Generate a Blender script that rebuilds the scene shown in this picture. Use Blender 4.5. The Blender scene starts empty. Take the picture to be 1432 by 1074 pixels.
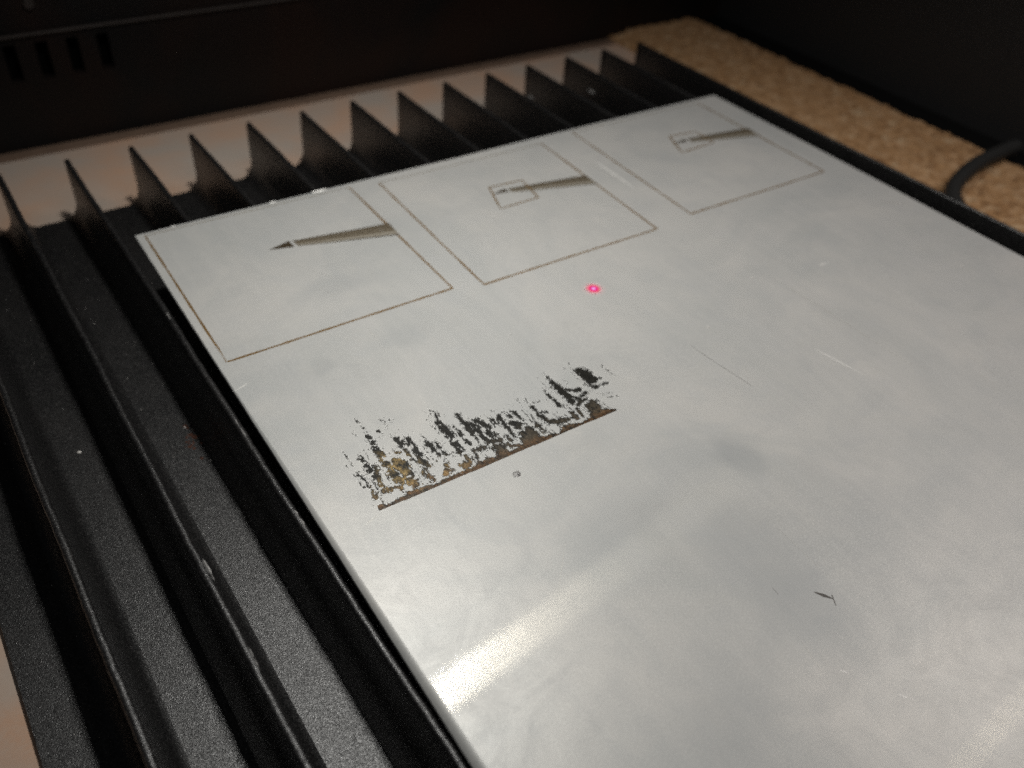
import bpy, bmesh, math, random
import numpy as np
from mathutils import Vector, Euler
random.seed(7); rng = np.random.default_rng(7)
sc = bpy.context.scene
col = sc.collection
MM = 0.001

# ------------------------------------------------------------------ camera
F_PX = 1245.9
CAM_ROT = Euler((0.8660164, -0.0552218, -0.5876402), 'XYZ')
CAM_LOC = Vector((-31.005, -189.948, 109.517))          # millimetres
cd = bpy.data.cameras.new('camera'); cam = bpy.data.objects.new('camera', cd); col.objects.link(cam)
cam.location = CAM_LOC * MM; cam.rotation_euler = CAM_ROT
cd.sensor_width = 36; cd.lens = F_PX / 1432 * 36
cd.clip_start = 0.005; cd.clip_end = 20
cd.dof.use_dof = True; cd.dof.focus_distance = 0.146; cd.dof.aperture_fstop = 16
sc.camera = cam
sc.render.resolution_x, sc.render.resolution_y = 1024, 768
sc.cycles.use_denoising = False
sc.cycles.max_bounces = 8

def at(px, py, z=0.0):
    """pixel of the photograph -> point (mm) on the horizontal plane at height z"""
    d = CAM_ROT.to_matrix() @ Vector(((px - 716) / F_PX, -(py - 537) / F_PX, -1))
    return CAM_LOC + d * ((z - CAM_LOC.z) / d.z)

# ------------------------------------------------------------------ world and lamps
w = bpy.data.worlds.new('World'); sc.world = w; w.use_nodes = True
w.node_tree.nodes['Background'].inputs[0].default_value = (0.9, 0.95, 1.0, 1)
w.node_tree.nodes['Background'].inputs[1].default_value = 0.012
sc.view_settings.view_transform = 'Standard'; sc.view_settings.look = 'None'
sc.view_settings.exposure = 0; sc.view_settings.gamma = 1

def area(name, loc, aim, sx, sy, power, color, spread=180):
    l = bpy.data.lights.new(name, 'AREA'); l.shape = 'RECTANGLE'; l.size = sx * MM; l.size_y = sy * MM
    l.energy = power; l.color = color; l.spread = math.radians(spread)
    o = bpy.data.objects.new(name, l); col.objects.link(o)
    o.location = Vector(loc) * MM
    d = Vector(aim) - Vector(loc)
    o.rotation_euler = d.to_track_quat('-Z', 'Y').to_euler()
    return o
# compact lamp of the lid, high above the sheet
area('lid_lamp', (41, -38, 200), (56, -56, 0), 22, 4, 0.110, (1, .985, .94), 108)
# weaker lamp low on the right, its reflection shows at the lower right of the sheet
area('small_lamp', (159, -167, 120), (75, -150, 0), 6, 6, 0.0028, (1, .93, .82))
# soft pinkish fill added to brighten the sheet's lower right and the cork
area('right_fill', (240, -160, 205), (175, -120, 0), 120, 110, 0.088, (1, .93, .90), 115)
# broad weak light of the room from above and behind the camera
area('room_light', (40, -330, 420), (40, -60, 0), 260, 200, 0.10, (.96, .98, 1))

# ------------------------------------------------------------------ helpers
def mesh_obj(name, verts, faces, mat, parent=None, smooth=False, scale=MM):
    me = bpy.data.meshes.new(name)
    me.from_pydata([tuple(c * scale for c in v) for v in verts], [], faces)
    me.materials.append(mat)
    if smooth:
        me.polygons.foreach_set('use_smooth', [True] * len(me.polygons))
    me.update()
    o = bpy.data.objects.new(name, me); col.objects.link(o); o.parent = parent
    return o
def empty(name, loc=(0, 0, 0), rz=0):
    o = bpy.data.objects.new(name, None); col.objects.link(o)
    o.location = Vector(loc) * MM; o.rotation_euler.z = rz; o.empty_display_size = .01
    return o
def tag(o, label=None, cat=None, group=None, kind=None):
    if label: o['label'] = label
    if cat: o['category'] = cat
    if group: o['group'] = group
    if kind: o['kind'] = kind
    return o
def box(x0, x1, y0, y1, z0, z1, V, F):
    b = len(V)
    V += [(x0, y0, z0), (x1, y0, z0), (x1, y1, z0), (x0, y1, z0), (x0, y0, z1), (x1, y0, z1), (x1, y1, z1), (x0, y1, z1)]
    F += [tuple(b + i for i in f) for f in ((0, 3, 2, 1), (4, 5, 6, 7), (0, 1, 5, 4), (1, 2, 6, 5), (2, 3, 7, 6), (3, 0, 4, 7))]
def bevel(o, wdt, seg=2):
    m = o.modifiers.new('bevel', 'BEVEL'); m.width = wdt * MM; m.segments = seg; m.limit_method = 'ANGLE'

class NT:
    def __init__(s, name):
        s.m = bpy.data.materials.new(name); s.m.use_nodes = True; s.t = s.m.node_tree; s.t.nodes.clear()
        s.out = s.n('ShaderNodeOutputMaterial')
        tc = s.n('ShaderNodeTexCoord'); mp = s.n('ShaderNodeMapping'); mp.inputs['Scale'].default_value = (1000,) * 3
        s.l(tc.outputs['Object'], mp.inputs['Vector']); s.mm = mp.outputs[0]     # object coordinates in mm
    def n(s, ty, **kw):
        x = s.t.nodes.new(ty)
        for k, v in kw.items(): setattr(x, k, v)
        return x
    def l(s, a, b): s.t.links.new(a, b)
    def set(s, sock, v):
        if hasattr(v, 'links'): s.l(v, sock)
        else: sock.default_value = v
    def noise(s, scale, detail=3, rough=.55, dist=0, stretch=None, vec=None):
        x = s.n('ShaderNodeTexNoise'); v = vec or s.mm
        if stretch:
            mp = s.n('ShaderNodeMapping'); mp.inputs['Scale'].default_value = stretch; s.l(v, mp.inputs[0]); v = mp.outputs[0]
        s.l(v, x.inputs['Vector']); x.inputs['Scale'].default_value = scale; x.inputs['Detail'].default_value = detail
        x.inputs['Roughness'].default_value = rough; x.inputs['Distortion'].default_value = dist
        return x.outputs['Fac']
    def vor(s, scale, feature='F1', out='Distance'):
        x = s.n('ShaderNodeTexVoronoi', feature=feature); s.l(s.mm, x.inputs['Vector']); x.inputs['Scale'].default_value = scale
        return x.outputs[out]
    def ramp(s, fac, stops):
        r = s.n('ShaderNodeValToRGB'); e = r.color_ramp.elements
        while len(e) < len(stops): e.new(.5)
        for el, (p, c) in zip(e, stops):
            el.position = p; el.color = (*c, 1) if hasattr(c, '__len__') else (c, c, c, 1)
        s.l(fac, r.inputs[0]); return r.outputs[0]
    def mix(s, fac, a, b, mode='MIX'):
        x = s.n('ShaderNodeMix', data_type='RGBA', blend_type=mode)
        s.set(x.inputs[0], fac)
        for sock, v in ((x.inputs[6], a), (x.inputs[7], b)):
            if isinstance(v, tuple): v = (*v, 1)
            s.set(sock, v)
        return x.outputs[2]
    def math(s, op, a, b=0.0, clamp=False):
        x = s.n('ShaderNodeMath', operation=op); x.use_clamp = clamp; s.set(x.inputs[0], a); s.set(x.inputs[1], b); return x.outputs[0]
    def bump(s, h, strength, dist_mm, normal=None):
        x = s.n('ShaderNodeBump'); s.l(h, x.inputs['Height']); x.inputs['Strength'].default_value = strength
        x.inputs['Distance'].default_value = dist_mm * MM
        if normal: s.l(normal, x.inputs['Normal'])
        return x.outputs[0]
    def pbsdf(s, color, rough, metal=0., normal=None, spec=.5, **kw):
        x = s.n('ShaderNodeBsdfPrincipled')
        s.set(x.inputs['Base Color'], (*color, 1) if isinstance(color, tuple) else color)
        s.set(x.inputs['Roughness'], rough); s.set(x.inputs['Metallic'], metal); s.set(x.inputs['Specular IOR Level'], spec)
        if normal: s.l(normal, x.inputs['Normal'])
        for k, v in kw.items(): s.set(x.inputs[k], v)
        return x.outputs[0]
    def done(s, sh): s.l(sh, s.out.inputs[0]); return s.m
    def mixsh(s, fac, a, b):
        x = s.n('ShaderNodeMixShader'); s.set(x.inputs[0], fac); s.l(a, x.inputs[1]); s.l(b, x.inputs[2]); return x.outputs[0]

# ------------------------------------------------------------------ materials
def mat_powder():
    t = NT('black_powder_coat')
    g = t.noise(5.5, 1, .5); g2 = t.noise(1.6, 2, .6)
    big = t.noise(.05, 4, .6, .6)
    cell = t.n('ShaderNodeSeparateColor'); t.l(t.vor(6., 'F1', 'Color'), cell.inputs[0])
    n = t.bump(g, .8, .07); n = t.bump(g2, .25, .06, n)
    base = t.ramp(cell.outputs[0], [(.0, (.0015, .0015, .0018)), (.55, (.0035, .0035, .004)), (.85, (.015, .0145, .0145)), (1., (.06, .057, .055))])
    base = t.mix(t.ramp(big, [(.35, 0.), (.8, .45)]), base, (.010, .0075, .0065))
    d = t.vor(.85); dust = t.ramp(d, [(.035, 1.), (.075, 0.)])
    sel = t.ramp(t.noise(.35, 2), [(.60, 0.), (.68, 1.)])
    dust = t.math('MULTIPLY', dust, sel)
    base = t.mix(dust, base, (.45, .43, .4))
    rough = t.math('ADD', t.ramp(big, [(.3, .32), (.75, .39)]), t.math('MULTIPLY', cell.outputs[1], .12))
    spec = t.math('ADD', t.math('MULTIPLY', cell.outputs[2], 1.2), .5)
    return t.done(t.pbsdf(base, rough, 0, n, spec))
def mat_worn():
    t = NT('worn_metal_and_glint'); g = t.noise(3, 3)
    return t.done(t.pbsdf(t.mix(g, (.25, .25, .25), (.75, .73, .7)), .4, .5, t.bump(g, .8, .15)))
def mat_sheet(edge=False):
    t = NT('brushed_metal_edge' if edge else 'dull_brushed_metal')
    big = t.noise(.022, 5, .62, 1.2); mid = t.noise(.075, 5, .65, 1.5); blot = t.noise(.045, 3, .5, 2.2)
    brush = t.noise(1., 4, .7, 0, (5.5, .10, 1)); fine = t.noise(3.6, 2, .8); drag = t.noise(1., 3, .6, 0, (.55, .035, 1))
    c = t.mix(t.ramp(big, [(.35, 0.), (.65, 1.)]), (.57, .58, .565), (.70, .688, .655))
    sm = t.ramp(mid, [(.42, 0.), (.66, 1.)])
    c = t.mix(t.math('MULTIPLY', sm, .32), c, (.505, .512, .512))
    bl = t.ramp(blot, [(.54, 0.), (.66, 1.)])
    c = t.mix(t.math('MULTIPLY', bl, .26), c, (.53, .54, .535))
    c = t.mix(t.ramp(drag, [(.45, 0.), (.75, .16)]), c, (.78, .77, .74))
    c = t.mix(t.ramp(fine, [(.52, 0.), (.72, .45)]), c, (.88, .88, .83))
    c = t.mix(t.ramp(fine, [(.30, .35), (.46, 0.)]), c, (.44, .45, .44))
    # finger marks: fixed soft ovals
    for (px, py, rx, ry, a) in ((1036, 640, 4.2, 7.5, .6), (1050, 770, 10, 16, .35), (1130, 850, 8, 10, .35), (1020, 1010, 9, 8, .3), (470, 400, 12, 5, .3), (455, 510, 3, 3, .35), (560, 470, 8, 4, .3), (870, 740, 14, 9, .35)):
        p = at(px, py)
        mp = t.n('ShaderNodeMapping', vector_type='TEXTURE'); mp.inputs['Location'].default_value = p; mp.inputs['Scale'].default_value = (rx, ry, 99)
        wv = t.n('ShaderNodeVectorMath', operation='ADD'); nz = t.n('ShaderNodeTexNoise'); t.l(t.mm, nz.inputs[0]); nz.inputs['Scale'].default_value = .16; nz.inputs['Detail'].default_value = 3
        sc_ = t.n('ShaderNodeVectorMath', operation='SCALE'); t.l(nz.outputs['Color'], sc_.inputs[0]); sc_.inputs['Scale'].default_value = 5
        t.l(t.mm, wv.inputs[0]); t.l(sc_.outputs[0], wv.inputs[1])
        off = t.n('ShaderNodeVectorMath', operation='SUBTRACT'); t.l(wv.outputs[0], off.inputs[0]); off.inputs[1].default_value = (2.5, 2.5, 2.5)
        t.l(off.outputs[0], mp.inputs[0])
        ln = t.n('ShaderNodeVectorMath', operation='LENGTH'); t.l(mp.outputs[0], ln.inputs[0])
        k = t.ramp(ln.outputs['Value'], [(.40, a), (1.0, 0.)])
        c = t.mix(k, c, (.475, .49, .49))
    rough = t.ramp(mid, [(.3, .44), (.7, .52)])
    n = t.bump(brush, .10, .03); n = t.bump(fine, .28, .035, n)
    a = t.pbsdf(c, rough, .30, n, .5)
    g = t.n('ShaderNodeBsdfAnisotropic'); g.distribution = 'GGX'
    n2 = t.bump(fine, .22, .006, t.bump(brush, .06, .008))
    t.set(g.inputs['Color'], (1., .92, .76, 1)); t.set(g.inputs['Roughness'], .10); t.l(n2, g.inputs['Normal'])
    if not edge:
        tg = t.n('ShaderNodeTangent'); tg.direction_type = 'UV_MAP'; tg.uv_map = 'grain'; t.l(tg.outputs[0], g.inputs['Tangent'])
        g.inputs['Anisotropy'].default_value = .88
    return t.done(t.mixsh(.020, a, g.outputs[0]))
def mat_plain(name, color, rough=.5, metal=0., spec=.5, nscale=1.5, bstr=.2, var=.25):
    t = NT(name); g = t.noise(nscale, 4, .6)
    lo = tuple(c * (1 - var) for c in color); hi = tuple(min(1, c * (1 + var)) for c in color)
    return t.done(t.pbsdf(t.mix(g, lo, hi), rough, metal, t.bump(g, bstr, .1), spec))
def mat_beige():
    t = NT('beige_base_board')
    b = t.noise(.04, 3, .5, .3); g = t.noise(1.2, 4, .6)
    c = t.mix(t.ramp(b, [(.36, 0.), (.64, 1.)]), (.70, .45, .31), (.57, .49, .42))  # orange mottling paints warm reflected light into the board colour
    c = t.mix(t.ramp(g, [(.4, 0.), (.8, .5)]), c, (.66, .54, .44))
    return t.done(t.pbsdf(c, .45, 0, t.bump(g, .15, .1), .5))
def mat_cork():
    t = NT('cork')
    v = t.n('ShaderNodeTexVoronoi'); t.l(t.mm, v.inputs['Vector']); v.inputs['Scale'].default_value = .48
    sep = t.n('ShaderNodeSeparateColor'); t.l(v.outputs['Color'], sep.inputs[0])
    nz = t.noise(.9, 4, .6)
    c = t.ramp(sep.outputs[0], [(.0, (.28, .145, .06)), (.12, (.46, .255, .115)), (.55, (.57, .335, .16)), (.9, (.66, .42, .23)), (1., (.74, .53, .32))])
    c = t.mix(t.ramp(nz, [(.3, .5), (.7, 0.)]), c, (.27, .16, .085))
    return t.done(t.pbsdf(c, .75, 0, t.bump(v.outputs['Distance'], .5, .5, t.bump(nz, .5, .3)), .25))
def mat_wall():
    t = NT('dark_housing_panel')
    b = t.noise(.02, 3, .5, 1.); g = t.noise(3, 2)
    c = t.mix(t.ramp(b, [(.4, 0.), (.65, 1.)]), (.009, .0085, .0085), (.017, .010, .008))
    return t.done(t.pbsdf(c, .40, 0, t.bump(g, .2, .05), .14))
def mat_attr_burn():
    t = NT('scorched_oxide')
    a = t.n('ShaderNodeVertexColor'); a.layer_name = 'burn'
    g = t.noise(5, 3, .7)
    p = t.pbsdf(a.outputs['Color'], .42, .25, t.bump(g, .6, .05), .5)
    tr = t.n('ShaderNodeBsdfTransparent')
    return t.done(t.mixsh(a.outputs['Alpha'], tr.outputs[0], p))
def mat_engrave(name, ca, cb, cov=(.25, .55), metal=.35):
    t = NT(name)
    g = t.noise(2.2, 4, .7); h = t.noise(.12, 3)
    c = t.mix(g, ca, cb)
    p = t.pbsdf(c, .45, metal, t.bump(g, .4, .03), .4)
    tr = t.n('ShaderNodeBsdfTransparent')
    k = t.math('ADD', t.ramp(g, [(cov[0], .55), (cov[1], 1.)]), t.ramp(h, [(.35, -.0), (.7, -.0)]), True)
    return t.done(t.mixsh(k, tr.outputs[0], p))
M = dict(
    powder=mat_powder(), worn=mat_worn(), sheet=mat_sheet(), edge=mat_sheet(True), beige=mat_beige(), cork=mat_cork(), wall=mat_wall(),
    side=mat_plain('charcoal_side_panel', (.034, .034, .035), .6, 0, .3, 3, .15, .1),
    black=mat_plain('black_trim', (.004, .004, .004), .7, 0, .15, 2),
    slot=mat_plain('slot_darkness', (.002, .002, .002), .9, 0, .05),
    lip=mat_plain('worn_panel_lip', (.035, .028, .025), .45, 0, .4, .2, .1, .5),
    band=mat_plain('brown_edge_strip', (.21, .14, .10), .5, 0, .4, .15, .1, .35),
    cable=mat_plain('dark_rubber_cable', (.028, .028, .027), .55, 0, .4),
    burn=mat_attr_burn(),
    line=mat_engrave('brown_laser_line', (.13, .066, .012), (.37, .225, .075)),
    line_pale=mat_engrave('pale_laser_line', (.22, .17, .10), (.42, .36, .26), (.35, .7)),
    streak_dark=mat_engrave('dark_laser_shading', (.035, .026, .014), (.12, .085, .045)),
    streak_mid=mat_engrave('grey_brown_laser_shading', (.19, .155, .105), (.38, .33, .25)),
    streak_pale=mat_engrave('pale_brown_laser_shading', (.36, .32, .25), (.58, .54, .46), (.3, .6)),
    scratch=mat_plain('bright_scratch_glint', (.93, .92, .88), .42, .35, .5, 2, .5, .06),
    scratch_soft=mat_engrave('faint_scratch', (.72, .71, .67), (.95, .93, .88), (.45, .9), .4),
    nick=mat_plain('dark_nick', (.12, .11, .10), .5, .4, .5, 3, .6),
    white=mat_plain('pale_dust', (.75, .72, .68), .6, 0, .5, 4, .5),
    red=mat_plain('rusty_crumb', (.10, .045, .03), .8, 0, .2, 2, .8, .5),
)

# ------------------------------------------------------------------ setting
ZF = -17.5          # tray floor
ZB = -18.9          # base board
V, F = [], []; box(-260, 216, -420, 95.4, ZB - 6, ZB, V, F)
floor = tag(mesh_obj('floor', V, F, M['beige']), kind='structure')
# brown strip along the foot of the back wall
V, F = [], []; box(-120, 223, 90.2, 95.4, ZB, ZB + .5, V, F)
o = mesh_obj('floor_strip', V, F, M['band']); tag(o, kind='structure'); bevel(o, .2)
V, F = [], []; box(216, 420, -420, 320, ZB - 6, ZB - 2.2, V, F)
tag(mesh_obj('floor_under_cork', V, F, M['black']), kind='structure')

# back wall with a row of vent slots and a thin lip
bw = tag(empty('back_wall', (0, 95.4, ZB)), kind='structure')
V, F = [], []
X0, X1 = -140, 223
sl = [(-6.5 + i * 8.4, -3.1 + i * 8.4) for i in range(4)]
zlo, zhi = 20.5, 31.0
box(X0, X1, 0, 3, 0, zlo, V, F); box(X0, X1, 0, 3, zhi, 33.1, V, F)
xs = [X0] + [v for s in sl for v in s] + [X1]
for a, b in zip(xs[::2], xs[1::2]): box(a, b, 0, 3, zlo, zhi, V, F)
mesh_obj('lower_panel', V, F, M['wall'], bw)
for a, b in sl:
    V, F = [], []; box(a - .4, b + .4, 3.2, 4.2, zlo - .4, zhi + .4, V, F)
    mesh_obj('vent_slot', V, F, M['slot'], bw)  # near-black backing paints in the darkness of the slot
V, F = [], []; box(X0, X1, -1.0, 3, 33.1, 33.8, V, F); o = mesh_obj('lip', V, F, M['lip'], bw); bevel(o, .25)
V, F = [], []; box(X0, X1, .2, 3, 33.8, 220, V, F); mesh_obj('upper_panel', V, F, M['wall'], bw)
V, F = [], []; box(223, 224.4, -.3, 8, 0, 200, V, F); mesh_obj('end_flange', V, F, M['wall'], bw)

sc_ = bmesh.new(); bmesh.ops.create_cone(sc_, cap_ends=True, segments=16, radius1=1.6 * MM, radius2=1.3 * MM, depth=1.0 * MM)
me = bpy.data.meshes.new('screw'); sc_.to_mesh(me); sc_.free(); me.materials.append(M['lip'])
for x_ in (3.4, 120.0, 205.0):
    o = bpy.data.objects.new('screw', me); col.objects.link(o); o.parent = bw; o.location = Vector((x_, -.3, 41.5)) * MM; o.rotation_euler.x = math.pi / 2
# side wall with a black strip along its foot
sw = tag(empty('side_wall', (281, 0, ZB)), kind='structure')
V, F = [], []; box(0, 4, -420, 170, 0, 260, V, F); mesh_obj('panel', V, F, M['side'], sw)
V, F = [], []; box(-14.8, -.01, -420, 170, -2.2, .3, V, F); o = mesh_obj('trim_strip', V, F, M['black'], sw); bevel(o, .4)
V, F = [], []; box(224.5, 280.9, 98.6, 102, ZB - 2, 240, V, F); tag(mesh_obj('rear_wall', V, F, M['wall']), kind='structure')

# ------------------------------------------------------------------ cork board
def vnoise(X, Y, s, seed=0):
    """vectorised value noise, about -1..1"""
    r = np.random.default_rng(seed).uniform(-1, 1, (256, 256))
    x, y = X * s + 1000, Y * s + 1000
    xi, yi = np.floor(x).astype(int), np.floor(y).astype(int); fx, fy = x - xi, y - yi
    fx, fy = fx * fx * (3 - 2 * fx), fy * fy * (3 - 2 * fy)
    g = lambda a, b: r[a % 256, b % 256]
    return (g(xi, yi) * (1 - fx) + g(xi + 1, yi) * fx) * (1 - fy) + (g(xi, yi + 1) * (1 - fx) + g(xi + 1, yi + 1) * fx) * fy
nx, ny = 80, 520
gx, gy = np.meshgrid(np.linspace(216.3, 266.2, nx), np.linspace(-260, 98.3, ny))
gz = -17.2 + .45 * vnoise(gx, gy, .45, 3) + .25 * vnoise(gx, gy, 1.1, 4)
edge = np.clip((266.2 - gx) / 1.5, 0, 1); gz = gz - (1 - edge) ** 2 * 1.2
gx2 = gx + np.where(gx > 262, .8 * vnoise(gy, gx * 0, .3, 8), 0)
V = list(zip(gx2.ravel().tolist(), gy.ravel().tolist(), gz.ravel().tolist()))
F = [(j * nx + i, j * nx + i + 1, (j + 1) * nx + i + 1, (j + 1) * nx + i) for j in range(ny - 1) for i in range(nx - 1)]
b = len(V); rim = [i for i in range(nx)] + [j * nx + nx - 1 for j in range(1, ny)] + [(ny - 1) * nx + i for i in range(nx - 2, -1, -1)] + [j * nx for j in range(ny - 2, 0, -1)]
V += [(V[i][0], V[i][1], ZB - 2.1) for i in rim]
F += [(rim[k], b + k, b + (k + 1) % len(rim), rim[(k + 1) % len(rim)]) for k in range(len(rim))]
o = mesh_obj('cork_board', V, F, M['cork'], smooth=True)
tag(o, 'strip of tan cork board lying between the black slatted bed and the dark side wall', 'cork board')

# ------------------------------------------------------------------ cable across the cork
def tube(name, pts, r, mat, parent=None, seg=12, sub=8):
    P = [Vector(p) for p in pts]; Q = []
    for i in range(len(P) - 1):
        p0, p1, p2, p3 = P[max(i - 1, 0)], P[i], P[i + 1], P[min(i + 2, len(P) - 1)]
        for k in range(sub):
            t = k / sub
            Q.append(.5 * ((2 * p1) + (p2 - p0) * t + (2 * p0 - 5 * p1 + 4 * p2 - p3) * t * t + (3 * p1 - p0 - 3 * p2 + p3) * t ** 3))
    Q.append(P[-1]); V, F = [], []
    for i, q in enumerate(Q):
        d = (Q[min(i + 1, len(Q) - 1)] - Q[max(i - 1, 0)]).normalized(); a = d.cross(Vector((0, 0, 1)))
        a = a.normalized() if a.length > 1e-3 else Vector((1, 0, 0)); c = a.cross(d)
        for k in range(seg):
            th = 2 * math.pi * k / seg; V.append(tuple(q + a * r * math.cos(th) + c * r * math.sin(th)))
    for i in range(len(Q) - 1):
        for k in range(seg): F.append((i * seg + k, i * seg + (k + 1) % seg, (i + 1) * seg + (k + 1) % seg, (i + 1) * seg + k))
    F += [tuple(range(seg))[::-1], tuple(range((len(Q) - 1) * seg, len(Q) * seg))]
    return mesh_obj(name, V, F, mat, parent, True)
cp = [at(1420, 205, -14), at(1402, 212, -14), at(1372, 226, -14), at(1346, 246, -14), at(1332, 268, -14), at(1340, 292, -14), at(1372, 320, -14), at(1440, 350, -14)]
o = tube('cable', [tuple(p) for p in cp], 2.5, M['cable'])
tag(o, 'dark grey rubber cable bending across the cork beside the slatted bed', 'cable')

# ------------------------------------------------------------------ slatted tray
PHI = 0.015038; FX0, PITCH, FY, H = -19.381, 16.185, 46.72, 16.5
tray = tag(empty('slatted_tray', (0, 0, ZF), PHI), 'black powder coated tray with a row of upright fins carrying the metal sheet', 'tray')
def loc(px, py, z):          # pixel -> tray coordinates
    p = at(px, py, z); c, s = math.cos(PHI), math.sin(PHI)
    return (p.x * c + p.y * s, -p.x * s + p.y * c)
V, F = [], []; box(-48.5, FX0 + 13 * PITCH + .6, -232, FY, -1.2, 0, V, F)
o = mesh_obj('floor_panel', V, F, M['powder'], tray); bevel(o, .12, 1)
def fin(k):
    T = .72; R = 5.2; top = H; z0 = R - R * math.cos(math.radians(28))
    L = [(-T - R + R * math.sin(math.radians(25)), -.04)] + [(-T - R + R * math.sin(a), R - R * math.cos(a) - z0) for a in [math.radians(x) for x in (30, 40, 52, 64, 77, 90)]]
    L += [(-T + .02, top * .6), (-T + .04, top - .5)]
    L += [(-T * math.cos(a) * .93, top - .5 + .5 * math.sin(a)) for a in [math.radians(x) for x in (30, 60, 90)]]
    prof = L + [(-x, z) for x, z in L[-2:6:-1]] + [(T, 9.5), (T + .5, 5.8), (T + 1.4, 2.7), (T + 2.3, 1.0), (T + 3.1, .28), (T + 3.9, -.04)]
    if k == 13:   # the last fin closes the tray: no fillet on its outer side
        prof = L + [(T * .9, top - .3), (T, top - .6), (T, -1.15), (-T - R, -1.15)]
    n = len(prof); ny = 90; V, F = [], []; sd = random.uniform(0, 100)
    for j in range(ny):
        y = FY - (FY + 232) * (j / (ny - 1)) ** 1.0
        if j == 0: y = FY - .02
        for (x, z) in prof:
            u = max(0, z / top)
            wob = .16 * math.sin(y * .045 + sd) + .07 * math.sin(y * .17 + sd * 3) 
            chip = .05 * math.sin(y * .9 + sd * 7) * (z > top - .6)
            V.append((FX0 + k * PITCH + x + u * u * wob + chip, y, z))
    for j in range(ny - 1):
        for i in range(n - 1): F.append((j * n + i, j * n + i + 1, (j + 1) * n + i + 1, (j + 1) * n + i))
        if k == 13: F.append((j * n + n - 1, j * n, (j + 1) * n, (j + 1) * n + n - 1))
    F.append(tuple(range(n))[::-1]); F.append(tuple(range((ny - 1) * n, ny * n)))
    o = mesh_obj('fin', V, F, M['powder'], tray, True)
    # keep the end faces flat shaded
    o.data.polygons[len(F) - 1].use_smooth = False; o.data.polygons[len(F) - 2].use_smooth = False
    return o
fins = {k: fin(k) for k in range(-1, 14)}
# chipped, bare spots along the fin tops, plus glints painted on right-hand fins
def chip(k, p0, p1, wd=.5, lift=.06):
    z = -1.0; a = loc(*p0, z); b = loc(*p1, z); x = FX0 + k * PITCH
    V, F = [], []; n = max(4, int(abs(a[1] - b[1]) * 1.6))
    for i in range(n + 1):
        y = a[1] + (b[1] - a[1]) * i / n; q = .25 + .75 * random.random() if 0 < i < n else .1
        xx = (a[0] + (b[0] - a[0]) * i / n)
        V += [(xx - wd * q * .6, y, H - .22 + random.uniform(0, .1)), (xx, y, H + lift), (xx + wd * q * .6, y, H - .1)]
    for i in range(n): F += [(3 * i, 3 * i + 1, 3 * i + 4, 3 * i + 3), (3 * i + 1, 3 * i + 2, 3 * i + 5, 3 * i + 4)]
    o = mesh_obj('chip', V, F, M['worn'], fins[k]); return o
for c in ((0, (283, 781), (300, 812), .55), (0, (347, 905), (362, 936), .45), (1, (233, 437), (239, 447), .7), (1, (328, 586), (345, 612), .55),
          (1, (411, 713), (430, 742), .6), (1, (262, 483), (272, 500), .3), (12, (822, 124), (832, 130), .8), (11, (738, 133), (746, 137), .7)):
    chip(*c)

# ------------------------------------------------------------------ metal sheet
TH = 1.0
def hz(x, y):
    return .055 * math.sin(x * .055 + .6) * math.sin(y * .06 + 1.1) + .03 * math.sin(x * .13 + y * .05) - .00002 * (x - 60) * 0
sheet = tag(empty('metal_sheet', (0, 0, 0)), 'thin dull grey brushed metal sheet laid across the black fins', 'metal sheet')
nx, ny = 91, 110; X = np.linspace(0, 180, nx); Y = np.linspace(0, -218, ny); V, F = [], []
Bv = .22
def lip(y): return Bv + 1.35 * min(1, max(0, (-y - 55) / 95))      # the front half of the left edge is rolled over
for j, y in enumerate(Y):
    for i, x in enumerate(X):
        V.append((x + (lip(y) if i == 0 else -Bv if i == nx - 1 else 0), y - (Bv if j == 0 else 0), hz(x, y)))
for j in range(ny - 1):
    for i in range(nx - 1): F.append((j * nx + i, (j + 1) * nx + i, (j + 1) * nx + i + 1, j * nx + i + 1))
o = mesh_obj('top_face', V, F, M['sheet'], sheet, True)
uv = o.data.uv_layers.new(name='grain')          # u runs along the brushing
for lp in o.data.loops:
    v = o.data.vertices[lp.vertex_index].co; uv.data[lp.index].uv = (v.y * 4, v.x * 4)
rim = [(i, 0) for i in range(nx)] + [(nx - 1, j) for j in range(1, ny)] + [(i, ny - 1) for i in range(nx - 2, -1, -1)] + [(0, j) for j in range(ny - 2, 0, -1)]
V, F = [], []; K = 5
for (i, j) in rim:
    x, y = X[i], Y[j]; h = hz(x, y); ix = 1 if i == 0 else -1 if i == nx - 1 else 0; iy = -1 if j == 0 else 0
    nk = .05 * random.random() if random.random() < .5 else 0
    bl_ = lip(y) if i == 0 else Bv; mid_ = (.06 + nk) if i else max(.06 + nk, .0)
    V += [(x + ix * bl_, y + iy * Bv, h), (x + ix * mid_, y + iy * (.06 + nk), h - .07 - .1 * (bl_ - Bv)), (x + ix * nk, y + iy * nk, h - .24 - .1 * (bl_ - Bv)), (x, y, h - TH + .15), (x + ix * .12, y + iy * .12, -TH + .004)]
for k in range(len(rim)):
    m = (k + 1) % len(rim)
    for q in range(K - 1): F.append((k * K + q, k * K + q + 1, m * K + q + 1, m * K + q))
F.append(tuple(k * K + K - 1 for k in range(len(rim))))
o = mesh_obj('edge', V, F, M['edge'], sheet, True); o.data.polygons[len(F) - 1].use_smooth = False
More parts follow.
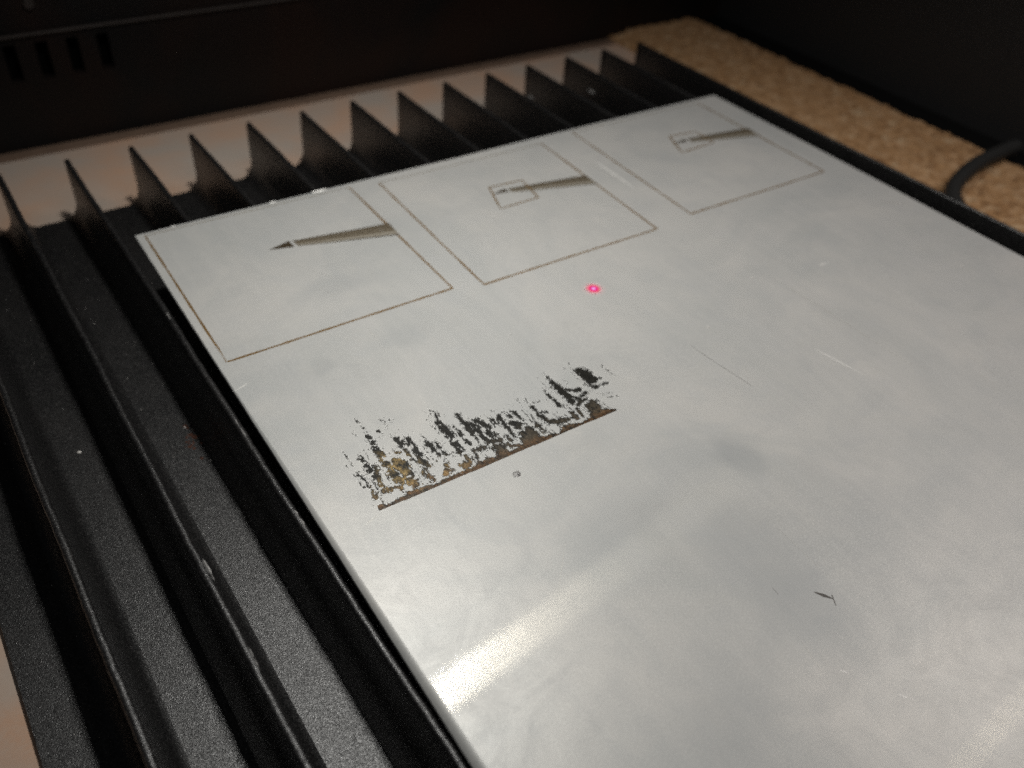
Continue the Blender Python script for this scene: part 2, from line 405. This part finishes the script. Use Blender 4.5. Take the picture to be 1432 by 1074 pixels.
# glints along the rear edge, painted as bright raised flecks
for (p, q) in (((378, 284), (386, 282)), ((436, 269), (458, 265)), ((240, 318), (246, 317))):
    a, b = at(*p), at(*q); V, F = [], []
    for i in range(6):
        t = i / 5; x = a.x + (b.x - a.x) * t; wv = random.uniform(.25, .6) if 0 < i < 5 else .05
        V += [(x, -.02 + .12, -.15), (x, -.1, .12 + wv * .2), (x, -.1 - wv, hz(x, 0) + .02)]
    for i in range(5): F += [(3 * i, 3 * i + 1, 3 * i + 4, 3 * i + 3), (3 * i + 1, 3 * i + 2, 3 * i + 5, 3 * i + 4)]
    mesh_obj('edge_glint', V, F, M['scratch'], sheet)

LIFT = .014
def ribbon(pts, wd, V, F, taper=False, jit=0., step=2.5, lift=LIFT):
    """flat strip on the sheet along points given in mm"""
    P = [Vector((p[0], p[1])) for p in pts]; Q = []
    for a, b in zip(P[:-1], P[1:]):
        n = max(1, int((b - a).length / step))
        for i in range(n): Q.append(a + (b - a) * (i / n))
    Q.append(P[-1]); base = len(V)
    for i, q in enumerate(Q):
        d = (Q[min(i + 1, len(Q) - 1)] - Q[max(i - 1, 0)]).normalized(); nn = Vector((-d.y, d.x))
        t = i / (len(Q) - 1); k = (math.sin(math.pi * min(max(t, .02), .98)) ** .6 if taper else 1) * wd / 2
        k *= 1 + random.uniform(-jit, jit)
        for s in (-1, 1):
            v = q + nn * k * s; V.append((v.x, v.y, hz(v.x, v.y) + lift))
    for i in range(len(Q) - 1): F.append((base + 2 * i, base + 2 * i + 1, base + 2 * i + 3, base + 2 * i + 2))
def patch(px_poly, mat, name, parent, n=14, lift=LIFT):
    """four-cornered patch (pixels: A, B, C, D with A-B and D-C the long sides) subdivided to follow the sheet"""
    A, B, C, D = [at(*p) for p in px_poly]; V, F = [], []
    for i in range(n + 1):
        t = i / n; a = A.lerp(B, t); d = D.lerp(C, t)
        for p in (a, d): V.append((p.x, p.y, hz(p.x, p.y) + lift))
    for i in range(n): F.append((2 * i, 2 * i + 1, 2 * i + 3, 2 * i + 2))
    return mesh_obj(name, V, F, mat, parent)
# engraved square outlines with the tapering shaded streak in each
SQ = [((203, 330), (488, 262), (633, 403), (317, 506)), ((530, 256), (757, 201), (919, 320), (677, 398)), ((800, 185), (975, 144), (1152, 240), (966, 299))]
for i, s in enumerate(SQ):
    P = [at(*p) for p in s]; V, F = [], []
    wd = .5
    ribbon([P[1], P[2]], wd, V, F, jit=.25); ribbon([P[2], P[3]], wd, V, F, jit=.25); ribbon([P[3], P[0]], wd * .9, V, F, jit=.25)
    sqo = mesh_obj('engraved_square', V, F, M['line'], sheet)
    V, F = [], []; ribbon([P[0], P[1]], .26, V, F, jit=.25)
    mesh_obj('faint_side', V, F, M['line_pale'], sqo)
# streaks: pixel outlines (tip, upper end, lower end)
def streak(tip, m0, m1, e0, e1, g0, g1):
    # dark needle from the tip to the gap, then three bands widening to the end
    V, F = [], []; A = at(*tip); B0 = at(*m0); B1 = at(*m1)
    C = (B0 + B1) / 2
    for k in range(9):
        t = k / 8; a = A.lerp(B0, t); b = A.lerp(B1, t)
        for p in (a, b): V.append((p.x, p.y, hz(p.x, p.y) + LIFT))
    for k in range(8): F.append((2 * k, 2 * k + 1, 2 * k + 3, 2 * k + 2))
    root = mesh_obj('engraved_streak', V, F, M['streak_dark'], sheet)
    G0, G1, E0, E1 = at(*g0), at(*g1), at(*e0), at(*e1)
    cuts = [(0, .10, 'streak_dark'), (.10, .2, 'streak_mid'), (.2, .3, 'streak_dark'), (.3, .45, 'streak_mid'), (.45, .52, 'streak_dark'), (.52, .70, 'streak_mid'), (.70, .91, 'streak_pale'), (.91, 1., 'streak_dark')]
    for u0, u1, mt in cuts:
        V, F = [], []; n = 12
        for k in range(n + 1):
            t = k / n; g = G0.lerp(G1, .0)
            for u in (u0, u1):
                p = G0.lerp(G1, u).lerp(E0.lerp(E1, u), t); V.append((p.x, p.y, hz(p.x, p.y) + LIFT + .004))
        for k in range(n): F.append((2 * k, 2 * k + 1, 2 * k + 3, 2 * k + 2))
        mesh_obj('shaded_band', V, F, M[mt], root)
    return root
streak((375, 350), (404, 337), (412, 345), (544, 312), (559, 328), (408.5, 336.8), (417, 344.3))
streak((688, 272), (705, 264), (713, 268), (819, 245), (836, 257), (710, 263.5), (717, 268.8))
streak((942, 200), (957, 194), (962, 198), (1046, 179), (1063, 190), (961, 193.8), (967.5, 198.6))
# small plain outline motif beside the streak (generic four-sided shape)
for s in (((684, 262), (730, 252), (753, 276), (700, 292)), ((936, 191), (972, 184), (998, 199), (954, 213))):
    P = [at(*p) for p in s]; V, F = [], []
    ribbon(P + [P[0]], .5, V, F, jit=.2, lift=LIFT + .008)
    mesh_obj('engraved_outline', V, F, M['line'], sheet)

# ------------------------------------------------------------------ scorched, flaking raster mark
def cA(x, y): return (480 + x / 4.88, 500 + y / 4.88)
def cB(x, y): return (680 + x / 5.37, 480 + y / 5.37)
SA = [(20,685,75,745,6,.5),(95,790,135,830,14,.8),(105,840,135,885,5,.8),(135,820,210,935,10,.7),(210,940,280,1035,28,.8),(95,430,130,480,12,.35),(130,480,170,520,12,.5),
 (165,540,210,590,25,.6),(115,690,170,730,12,.6),(160,740,230,820,30,.8),(200,740,230,770,25,.8),(225,820,290,910,30,.8),(215,620,260,660,26,1),(245,660,300,740,30,.9),
 (330,780,400,850,44,.6),(265,1030,335,1015,20,1.2),(355,1000,470,945,24,1.2),(460,935,600,890,30,1.1),(600,890,690,860,22,1),(685,850,925,757,25,1.2),(940,730,985,705,28,1.2),
 (310,490,330,510,10,.6),(360,545,400,600,18,1),(395,600,460,680,14,.9),(440,560,520,670,30,.7),(500,670,580,740,25,.7),(470,690,520,720,20,.7),(540,780,620,830,30,.4),
 (570,575,615,630,18,1.1),(620,570,660,615,7,1),(640,655,655,675,9,1),(675,640,705,665,7,1),(740,655,770,640,6,.8),(605,375,640,410,22,.6),(655,450,700,500,30,1.1),
 (700,490,750,560,30,1),(750,560,800,640,26,.9),(790,630,840,690,35,.8),(710,470,770,540,5,.8),(755,470,800,510,7,.9),(800,520,860,590,14,1),(780,390,830,450,14,1.1),
 (825,450,880,510,25,1),(870,510,920,560,14,.7),(880,430,935,480,18,.9),(880,450,970,560,22,.9),(910,430,985,470,25,1),(890,640,970,610,25,.8),(890,640,920,680,25,.8),
 (240,500,265,525,14,.35),(330,650,385,655,18,.6),(270,430,300,470,5,.3)]
PA = [[(270,690),(330,680),(390,690),(440,720),(470,760),(510,820),(530,870),(480,905),(430,850),(390,790),(350,750),(310,760),(290,720)],
 [(270,880),(340,880),(410,870),(410,900),(330,920),(280,930)],[(650,735),(700,725),(730,760),(760,770),(720,800),(690,815),(680,770)],[(795,730),(830,700),(880,710),(870,745),(820,760)]]
SB = [(10,670,50,690,35,1),(20,740,100,730,25,1),(0,895,100,868,30,1.2),(100,862,290,785,24,1.2),(150,765,270,770,20,.9),(40,570,70,600,5,1),(60,520,110,570,8,.5),
 (90,550,160,630,16,1.1),(160,630,220,700,10,1),(130,520,190,560,22,.55),(190,510,240,550,10,.9),(240,550,280,580,8,.9),(190,600,240,610,30,1),(220,630,250,640,15,1),
 (290,605,310,605,8,1),(150,700,200,745,14,1),(280,780,460,722,30,1.2),(320,640,370,680,30,1),(460,705,520,690,20,1.1),(290,430,330,470,4,.5),(340,480,400,540,16,.9),
 (400,520,450,520,12,1),(360,445,385,440,4,.8),(420,550,470,590,26,1.1),(470,590,540,590,26,1.1),(540,590,605,570,28,1.1),(510,530,540,560,6,.9),(545,560,600,545,8,.8),(385,620,430,660,16,1),
 (455,385,510,430,10,.9),(520,450,550,470,14,1),(460,260,530,330,18,.9),(530,330,600,390,35,1.2),(600,350,700,350,25,.8),(600,390,640,440,30,1.1),(620,400,700,420,20,1),
 (700,410,750,375,15,1.1),(640,520,680,570,18,1),(680,490,720,540,16,1),(690,460,740,420,12,1),(780,572,965,506,14,1.2),(800,330,900,300,14,.9),(790,300,820,335,12,.9),
 (870,380,940,370,10,.3),(920,405,990,390,12,.3),(870,165,955,240,4,.6),(620,150,640,190,16,.25),(310,540,380,610,8,.5)]
PB = [[(40,760),(100,760),(150,790),(170,810),(200,830),(100,882),(80,830)],[(240,670),(310,640),(370,660),(400,700),(470,705),(400,745),(300,790),(270,740)],
 [(550,660),(590,620),(620,610),(700,600),(780,570),(795,580),(700,618),(550,684)],[(740,470),(790,430),(830,430),(870,490),(965,500),(900,535),(800,565),(770,540),(760,500)],
 [(650,200),(710,180),(760,200),(800,240),(860,255),(840,290),(760,300),(720,260)]]
segs, polys = [], []
for S_, P_, cf, scl in ((SA, PA, cA, 4.88), (SB, PB, cB, 5.37)):
    for (a, b, c, d, wd, k) in S_:
        p, q = at(*cf(a, b)), at(*cf(c, d)); segs.append((p.x, p.y, q.x, q.y, wd / 2 / scl / 4.7, k))
    for pl in P_: polys.append([tuple(at(*cf(*v)))[:2] for v in pl])
g = .105
bx = np.arange(7.5, 70, g); by = np.arange(-103.4, -66, g); BX, BY = np.meshgrid(bx, by)
D = np.full(BX.shape, -9.)
for (x0, y0, x1, y1, r, k) in segs:
    dx, dy = x1 - x0, y1 - y0; L = dx * dx + dy * dy + 1e-9
    t = np.clip(((BX - x0) * dx + (BY - y0) * dy) / L, 0, 1); d = np.hypot(BX - x0 - t * dx, BY - y0 - t * dy)
    D = np.maximum(D, (r - d) + (k - 1) * .55)
DG = np.full(BX.shape, -9.)
for pi_, pl in enumerate(polys):
    ins = np.zeros(BX.shape, bool); dm = np.full(BX.shape, 9.)
    for (x0, y0), (x1, y1) in zip(pl, pl[1:] + pl[:1]):
        if y0 != y1: ins ^= ((y0 > BY) != (y1 > BY)) & (BX < (x1 - x0) * (BY - y0) / (y1 - y0) + x0)
        dx, dy = x1 - x0, y1 - y0; t = np.clip(((BX - x0) * dx + (BY - y0) * dy) / (dx * dx + dy * dy + 1e-9), 0, 1)
        dm = np.minimum(dm, np.hypot(BX - x0 - t * dx, BY - y0 - t * dy))
    D = np.maximum(D, np.where(ins, dm, -dm))
    if pi_ < 4: DG = np.maximum(DG, np.where(ins, dm, -dm))
n1 = vnoise(BX, BY, 1.5, 11); n2 = vnoise(BX, BY * .38, 3.6, 12); n3 = vnoise(BX, BY, .7, 13); n4 = vnoise(BX, BY * .55, 6.5, 14); n6 = vnoise(BX, BY * .4, 8., 22)
ridge = 1 - np.abs(vnoise(BX + .4 * n1, BY, 1.1, 15)) * 5         # crackle lines
pb = (at(535, 713), at(862, 574)); ybase = pb[0].y + (BX - pb[0].x) / (pb[1].x - pb[0].x) * (pb[1].y - pb[0].y)
hgt = BY - ybase
inner = np.clip(hgt / 2.0, 0, 1)
dd = np.minimum(D, .42) + inner * (.22 * n1 + .26 * n2 + .26 * n4 + .24 * n6 + .10) + (1 - inner) * .12 * n2
n5 = vnoise(BX, BY * .10, 3.0, 21)
dd = np.maximum(dd, np.where((BX > pb[0].x - 1) & (BX < pb[1].x) & (hgt > 1) & (D > -2.2), .55 * n5 + .5 * n6 + .12 * n4 - .50 - np.clip(-D - .6, 0, 3) * .25, -9))
dd = np.maximum(dd, np.where((BX > pb[0].x + .2) & (BX < pb[1].x - .3), .42 - hgt * .75 + .3 * n1, -9))
rim_ = np.clip(-(D + .1) / .9, 0, 1)
A_ = np.clip(dd / .14 + .35, 0, 1); A_ = np.where(hgt < 0, 0, A_)
dark = np.array([.020, .019, .015]); brown = np.array([.17, .085, .033]); gold = np.array([.37, .26, .105]); tan = np.array([.19, .15, .10])
left_ = np.clip((33 - BX) / 12, 0, 1)
kb = np.clip(1 - hgt / (2.2 + 2.2 * left_), 0, 1) * np.clip(.75 + .7 * n1 + .3 * n3, 0, 1) * np.clip(dd * 3, 0, 1)
left = np.clip((33 - BX) / 12, 0, 1)
kg = left * np.clip(.42 + .7 * n3 + .45 * n1 + .3 * n4, 0, 1) * np.clip(1.15 + DG * .45, 0, 1) * np.clip((dd - .05) * 5, 0, 1) * np.clip(1 - (hgt - 12) / 4, 0, 1)
kt = np.clip(1 - hgt / 6.0, 0, 1) * np.clip((dd - .16) * 4, 0, 1) * .6
C = dark[None, None] * np.ones((*BX.shape, 3))
for kk, cc in ((kt, tan), (kg, gold), (kb, brown)): C = C * (1 - kk[..., None]) + cc * kk[..., None]
C = C * (1 - .5 * np.clip(ridge, 0, 1)[..., None] * (hgt > .8)[..., None])
A_ = np.where((ridge < -1.6) & (left > .2) & (hgt > 1.2) & (n3 < .1), A_ * np.clip(1 + (ridge + 1.6) * 2, 0, 1), A_)
C *= (1 + .4 * n2 + .4 * n4)[..., None]
strip = (hgt < .7) & (hgt >= 0); C = np.where(strip[..., None], C * .6, C)
m, n_ = BX.shape
fa = (np.maximum.reduce([A_[:-1, :-1], A_[1:, :-1], A_[:-1, 1:], A_[1:, 1:]]) > .04)
ids = np.arange(m * n_).reshape(m, n_); js, is_ = np.nonzero(fa)
quad = np.stack([ids[js, is_], ids[js, is_ + 1], ids[js + 1, is_ + 1], ids[js + 1, is_]], 1)
used, inv = np.unique(quad.ravel(), return_inverse=True); quad = inv.reshape(-1, 4)
ux, uy = BX.ravel()[used], BY.ravel()[used]
V = [(x, y, hz(x, y) + LIFT) for x, y in zip(ux.tolist(), uy.tolist())]
o = mesh_obj('scorch_mark', V, [tuple(q) for q in quad.tolist()], M['burn'], sheet)
tag(o, kind='stuff'); o['label'] = 'flaking black, brown and gold scorched patch with a straight front edge'
ca = o.data.color_attributes.new('burn', 'FLOAT_COLOR', 'POINT')
rgba = np.concatenate([np.clip(C.reshape(-1, 3)[used], 0, 1), A_.ravel()[used][:, None]], 1).astype(np.float32)
ca.data.foreach_set('color', rgba.ravel())

# ------------------------------------------------------------------ scratches, nicks and painted highlights on the sheet
def scratch(p, q, wd, mat='scratch', jit=.3, mid=None):
    V, F = [], []; pts = [at(*p)] + ([at(*mid)] if mid else []) + [at(*q)]
    ribbon(pts, wd, V, F, True, jit, 1.2, LIFT + .006); return mesh_obj('scratch', V, F, M[mat], sheet)
scratch((833, 226), (888, 264), .95, 'scratch'); scratch((1137, 487), (1211, 526), .5, 'scratch'); scratch((1072, 382), (1276, 511), .2, 'scratch_soft', .8)
scratch((720, 246), (735, 256), .35, 'scratch_soft'); scratch((1230, 281), (1272, 287), .6, 'scratch_soft'); scratch((297, 478), (322, 512), .3, 'scratch_soft')
scratch((326, 548), (349, 534), .30, 'scratch', .5, (340, 540)); scratch((1145, 372), (1160, 366), .5, 'scratch', .8)
scratch((965, 483), (1052, 540), .08, 'nick', .7); scratch((510, 735), (535, 716), .25, 'scratch_soft', .5)
scratch((1138, 828), (1166, 838), .75, 'nick', .4); scratch((1163, 832), (1169, 847), .8, 'nick', .3); scratch((1080, 822), (1088, 831), .2, 'nick')
scratch((1168, 884), (1180, 895), .35, 'scratch'); scratch((1175, 937), (1185, 941), .8, 'scratch'); scratch((1258, 971), (1268, 976), .8, 'scratch'); scratch((1270, 975), (1278, 978), .6, 'scratch')  # white highlights on the sheet, painted as short bright strips
for (a, b, c, d) in ((568, 530, 604, 575), (497, 541, 545, 600), (482, 568, 508, 600), (745, 508, 768, 532), (614, 552, 636, 578), (452, 590, 478, 632), (790, 508, 806, 520)):
    n = 9
    for k in range(n):
        t = k / n + random.uniform(0, .06)
        scratch((a + (c - a) * t, b + (d - b) * t), (a + (c - a) * (t + .05), b + (d - b) * (t + .05)), random.uniform(.12, .3), 'scratch', .4)
for _ in range(60):      # fine handling marks
    x, y = random.uniform(5, 172), random.uniform(-185, -8); ln = random.choice([1.5, 3, 6, 12]); an = math.radians(random.choice([90, 90, 95, 80, 40, 120]) + random.uniform(-8, 8))
    V, F = [], []; ribbon([(x, y), (x + ln * math.cos(an), y + ln * math.sin(an))], random.uniform(.05, .12), V, F, True, .3, 1.2, LIFT + .006)
    mesh_obj('scratch', V, F, M['scratch_soft'], sheet)
# sunken glinting dent in front of the scorch mark
def lump(name, p, r, mat, h=.5, z=0, parent=None, seg=9, world=None):
    c = at(*p, z) if world is None else Vector(world); V = [(c.x, c.y, z + h * r)]; F = []
    for k in range(seg):
        th = 2 * math.pi * k / seg; q = r * random.uniform(.55, 1.1); V.append((c.x + q * math.cos(th) * .6, c.y + q * math.sin(th) * .6, z + h * r * random.uniform(.45, .9)))
    for k in range(seg):
        th = 2 * math.pi * k / seg; q = r * random.uniform(.9, 1.2); V.append((c.x + q * math.cos(th), c.y + q * math.sin(th), z + .004))
    for k in range(seg):
        m_ = (k + 1) % seg; F += [(0, 1 + k, 1 + m_), (1 + k, 1 + seg + k, 1 + seg + m_, 1 + m_)]
    F.append(tuple(range(1 + seg, 1 + 2 * seg))[::-1])
    return mesh_obj(name, V, F, mat, parent)
o = lump('metal_chip', (723, 663), .75, M['worn'], .55, .05)
tag(o, 'tiny shiny metal fleck lying on the sheet just in front of the scorched patch', 'metal fleck')
for p, lb in (((991, 457), 'white speck alone on the bare middle right of the sheet'), ((1052, 388), 'white speck on the sheet just left of the long faint scratch'), ((1345, 372), 'white speck near the right edge of the sheet')):
    o = lump('speck', p, .25, M['white'], .5, .05); tag(o, lb, 'speck', 'white specks on the metal sheet')

# ------------------------------------------------------------------ crumbs on the tray
o = lump('crumb', (111, 632), .38, M['white'], .4, ZF); tag(o, 'pale crumb lying on the tray floor between the two leftmost long fins', 'crumb', 'crumbs on the tray floor')
o = lump('crumb', (258, 597), .25, M['white'], .4, ZF); tag(o, 'pale crumb lying beside the rust coloured debris', 'crumb', 'crumbs on the tray floor')
V, F = [], []
for _ in range(26):
    p = at(random.gauss(270, 8), random.gauss(613, 12), ZF); r = random.uniform(.12, .5); b = len(V)
    for k in range(6):
        th = k * math.pi / 3; V.append((p.x + r * random.uniform(.6, 1.2) * math.cos(th), p.y + r * random.uniform(.6, 1.4) * math.sin(th), ZF + .01))
    V.append((p.x, p.y, ZF + r * .8)); F += [(b + k, b + (k + 1) % 6, b + 6) for k in range(6)]
o = mesh_obj('debris', V, F, M['red']); tag(o, 'rust coloured crumbly debris on the tray floor beside the sheet edge', 'debris', kind='stuff')
V, F = [], []
for _ in range(260):
    k = random.choice([-2, -1, 0, 0, -1, 1]); x = FX0 + (k + random.uniform(.08, .92)) * PITCH; y = random.uniform(-170, 30)
    if x < -46: continue
    r = random.choice([.04, .05, .07, .1]); b = len(V); z = ZF + .02
    if (x - FX0) % PITCH < 4.4 or (x - FX0) % PITCH > PITCH - 4.4: z += .9
    V += [(x - r, y, z), (x, y - r * random.uniform(.5, 2), z), (x + r, y, z), (x, y + r, z), (x, y, z + r)]
    F += [(b, b + 1, b + 4), (b + 1, b + 2, b + 4), (b + 2, b + 3, b + 4), (b + 3, b, b + 4)]
o = mesh_obj('dust', V, F, M['white']); tag(o, 'fine pale dust grains scattered over the black tray', 'dust', kind='stuff')

# ------------------------------------------------------------------ laser pointer spot, its light on the sheet painted as a glowing disc
def emis(name, color, s):
    t = NT(name); e = t.n('ShaderNodeEmission'); e.inputs[0].default_value = (*color, 1); e.inputs[1].default_value = s; return t.done(e.outputs[0])
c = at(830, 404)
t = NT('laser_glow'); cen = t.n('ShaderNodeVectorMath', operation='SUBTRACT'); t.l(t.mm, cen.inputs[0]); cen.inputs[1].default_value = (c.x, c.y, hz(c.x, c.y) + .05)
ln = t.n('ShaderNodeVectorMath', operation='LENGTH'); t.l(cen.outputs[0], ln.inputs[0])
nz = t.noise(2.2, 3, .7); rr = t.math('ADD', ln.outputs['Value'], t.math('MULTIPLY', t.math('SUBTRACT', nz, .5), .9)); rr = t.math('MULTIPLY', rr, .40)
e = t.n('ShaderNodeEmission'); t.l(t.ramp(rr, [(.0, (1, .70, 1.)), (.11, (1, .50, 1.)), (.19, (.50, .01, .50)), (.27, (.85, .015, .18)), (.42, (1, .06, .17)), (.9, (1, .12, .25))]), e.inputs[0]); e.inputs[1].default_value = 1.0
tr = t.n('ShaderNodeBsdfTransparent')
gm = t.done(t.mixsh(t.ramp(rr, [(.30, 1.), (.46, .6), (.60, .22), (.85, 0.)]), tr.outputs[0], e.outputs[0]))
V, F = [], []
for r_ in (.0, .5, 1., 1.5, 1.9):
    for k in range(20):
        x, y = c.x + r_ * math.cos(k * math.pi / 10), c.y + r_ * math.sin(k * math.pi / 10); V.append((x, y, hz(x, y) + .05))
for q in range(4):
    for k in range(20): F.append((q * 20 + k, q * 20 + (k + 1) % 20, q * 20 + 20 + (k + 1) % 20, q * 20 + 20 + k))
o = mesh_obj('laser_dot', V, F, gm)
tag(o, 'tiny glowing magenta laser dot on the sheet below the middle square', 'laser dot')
def spot(h, r, power, color, off=(0, 0)):
    l = bpy.data.lights.new('laser_beam', 'SPOT'); l.spot_size = max(math.radians(1.01), 2 * math.atan(r / h)); l.spot_blend = 1; l.energy = power; l.color = color; l.shadow_soft_size = .0001
    o = bpy.data.objects.new('laser_beam', l); col.objects.link(o); o.location = Vector((c.x + off[0], c.y + off[1], h)) * MM
spot(60, 3.2, .03, (1, .05, .15))
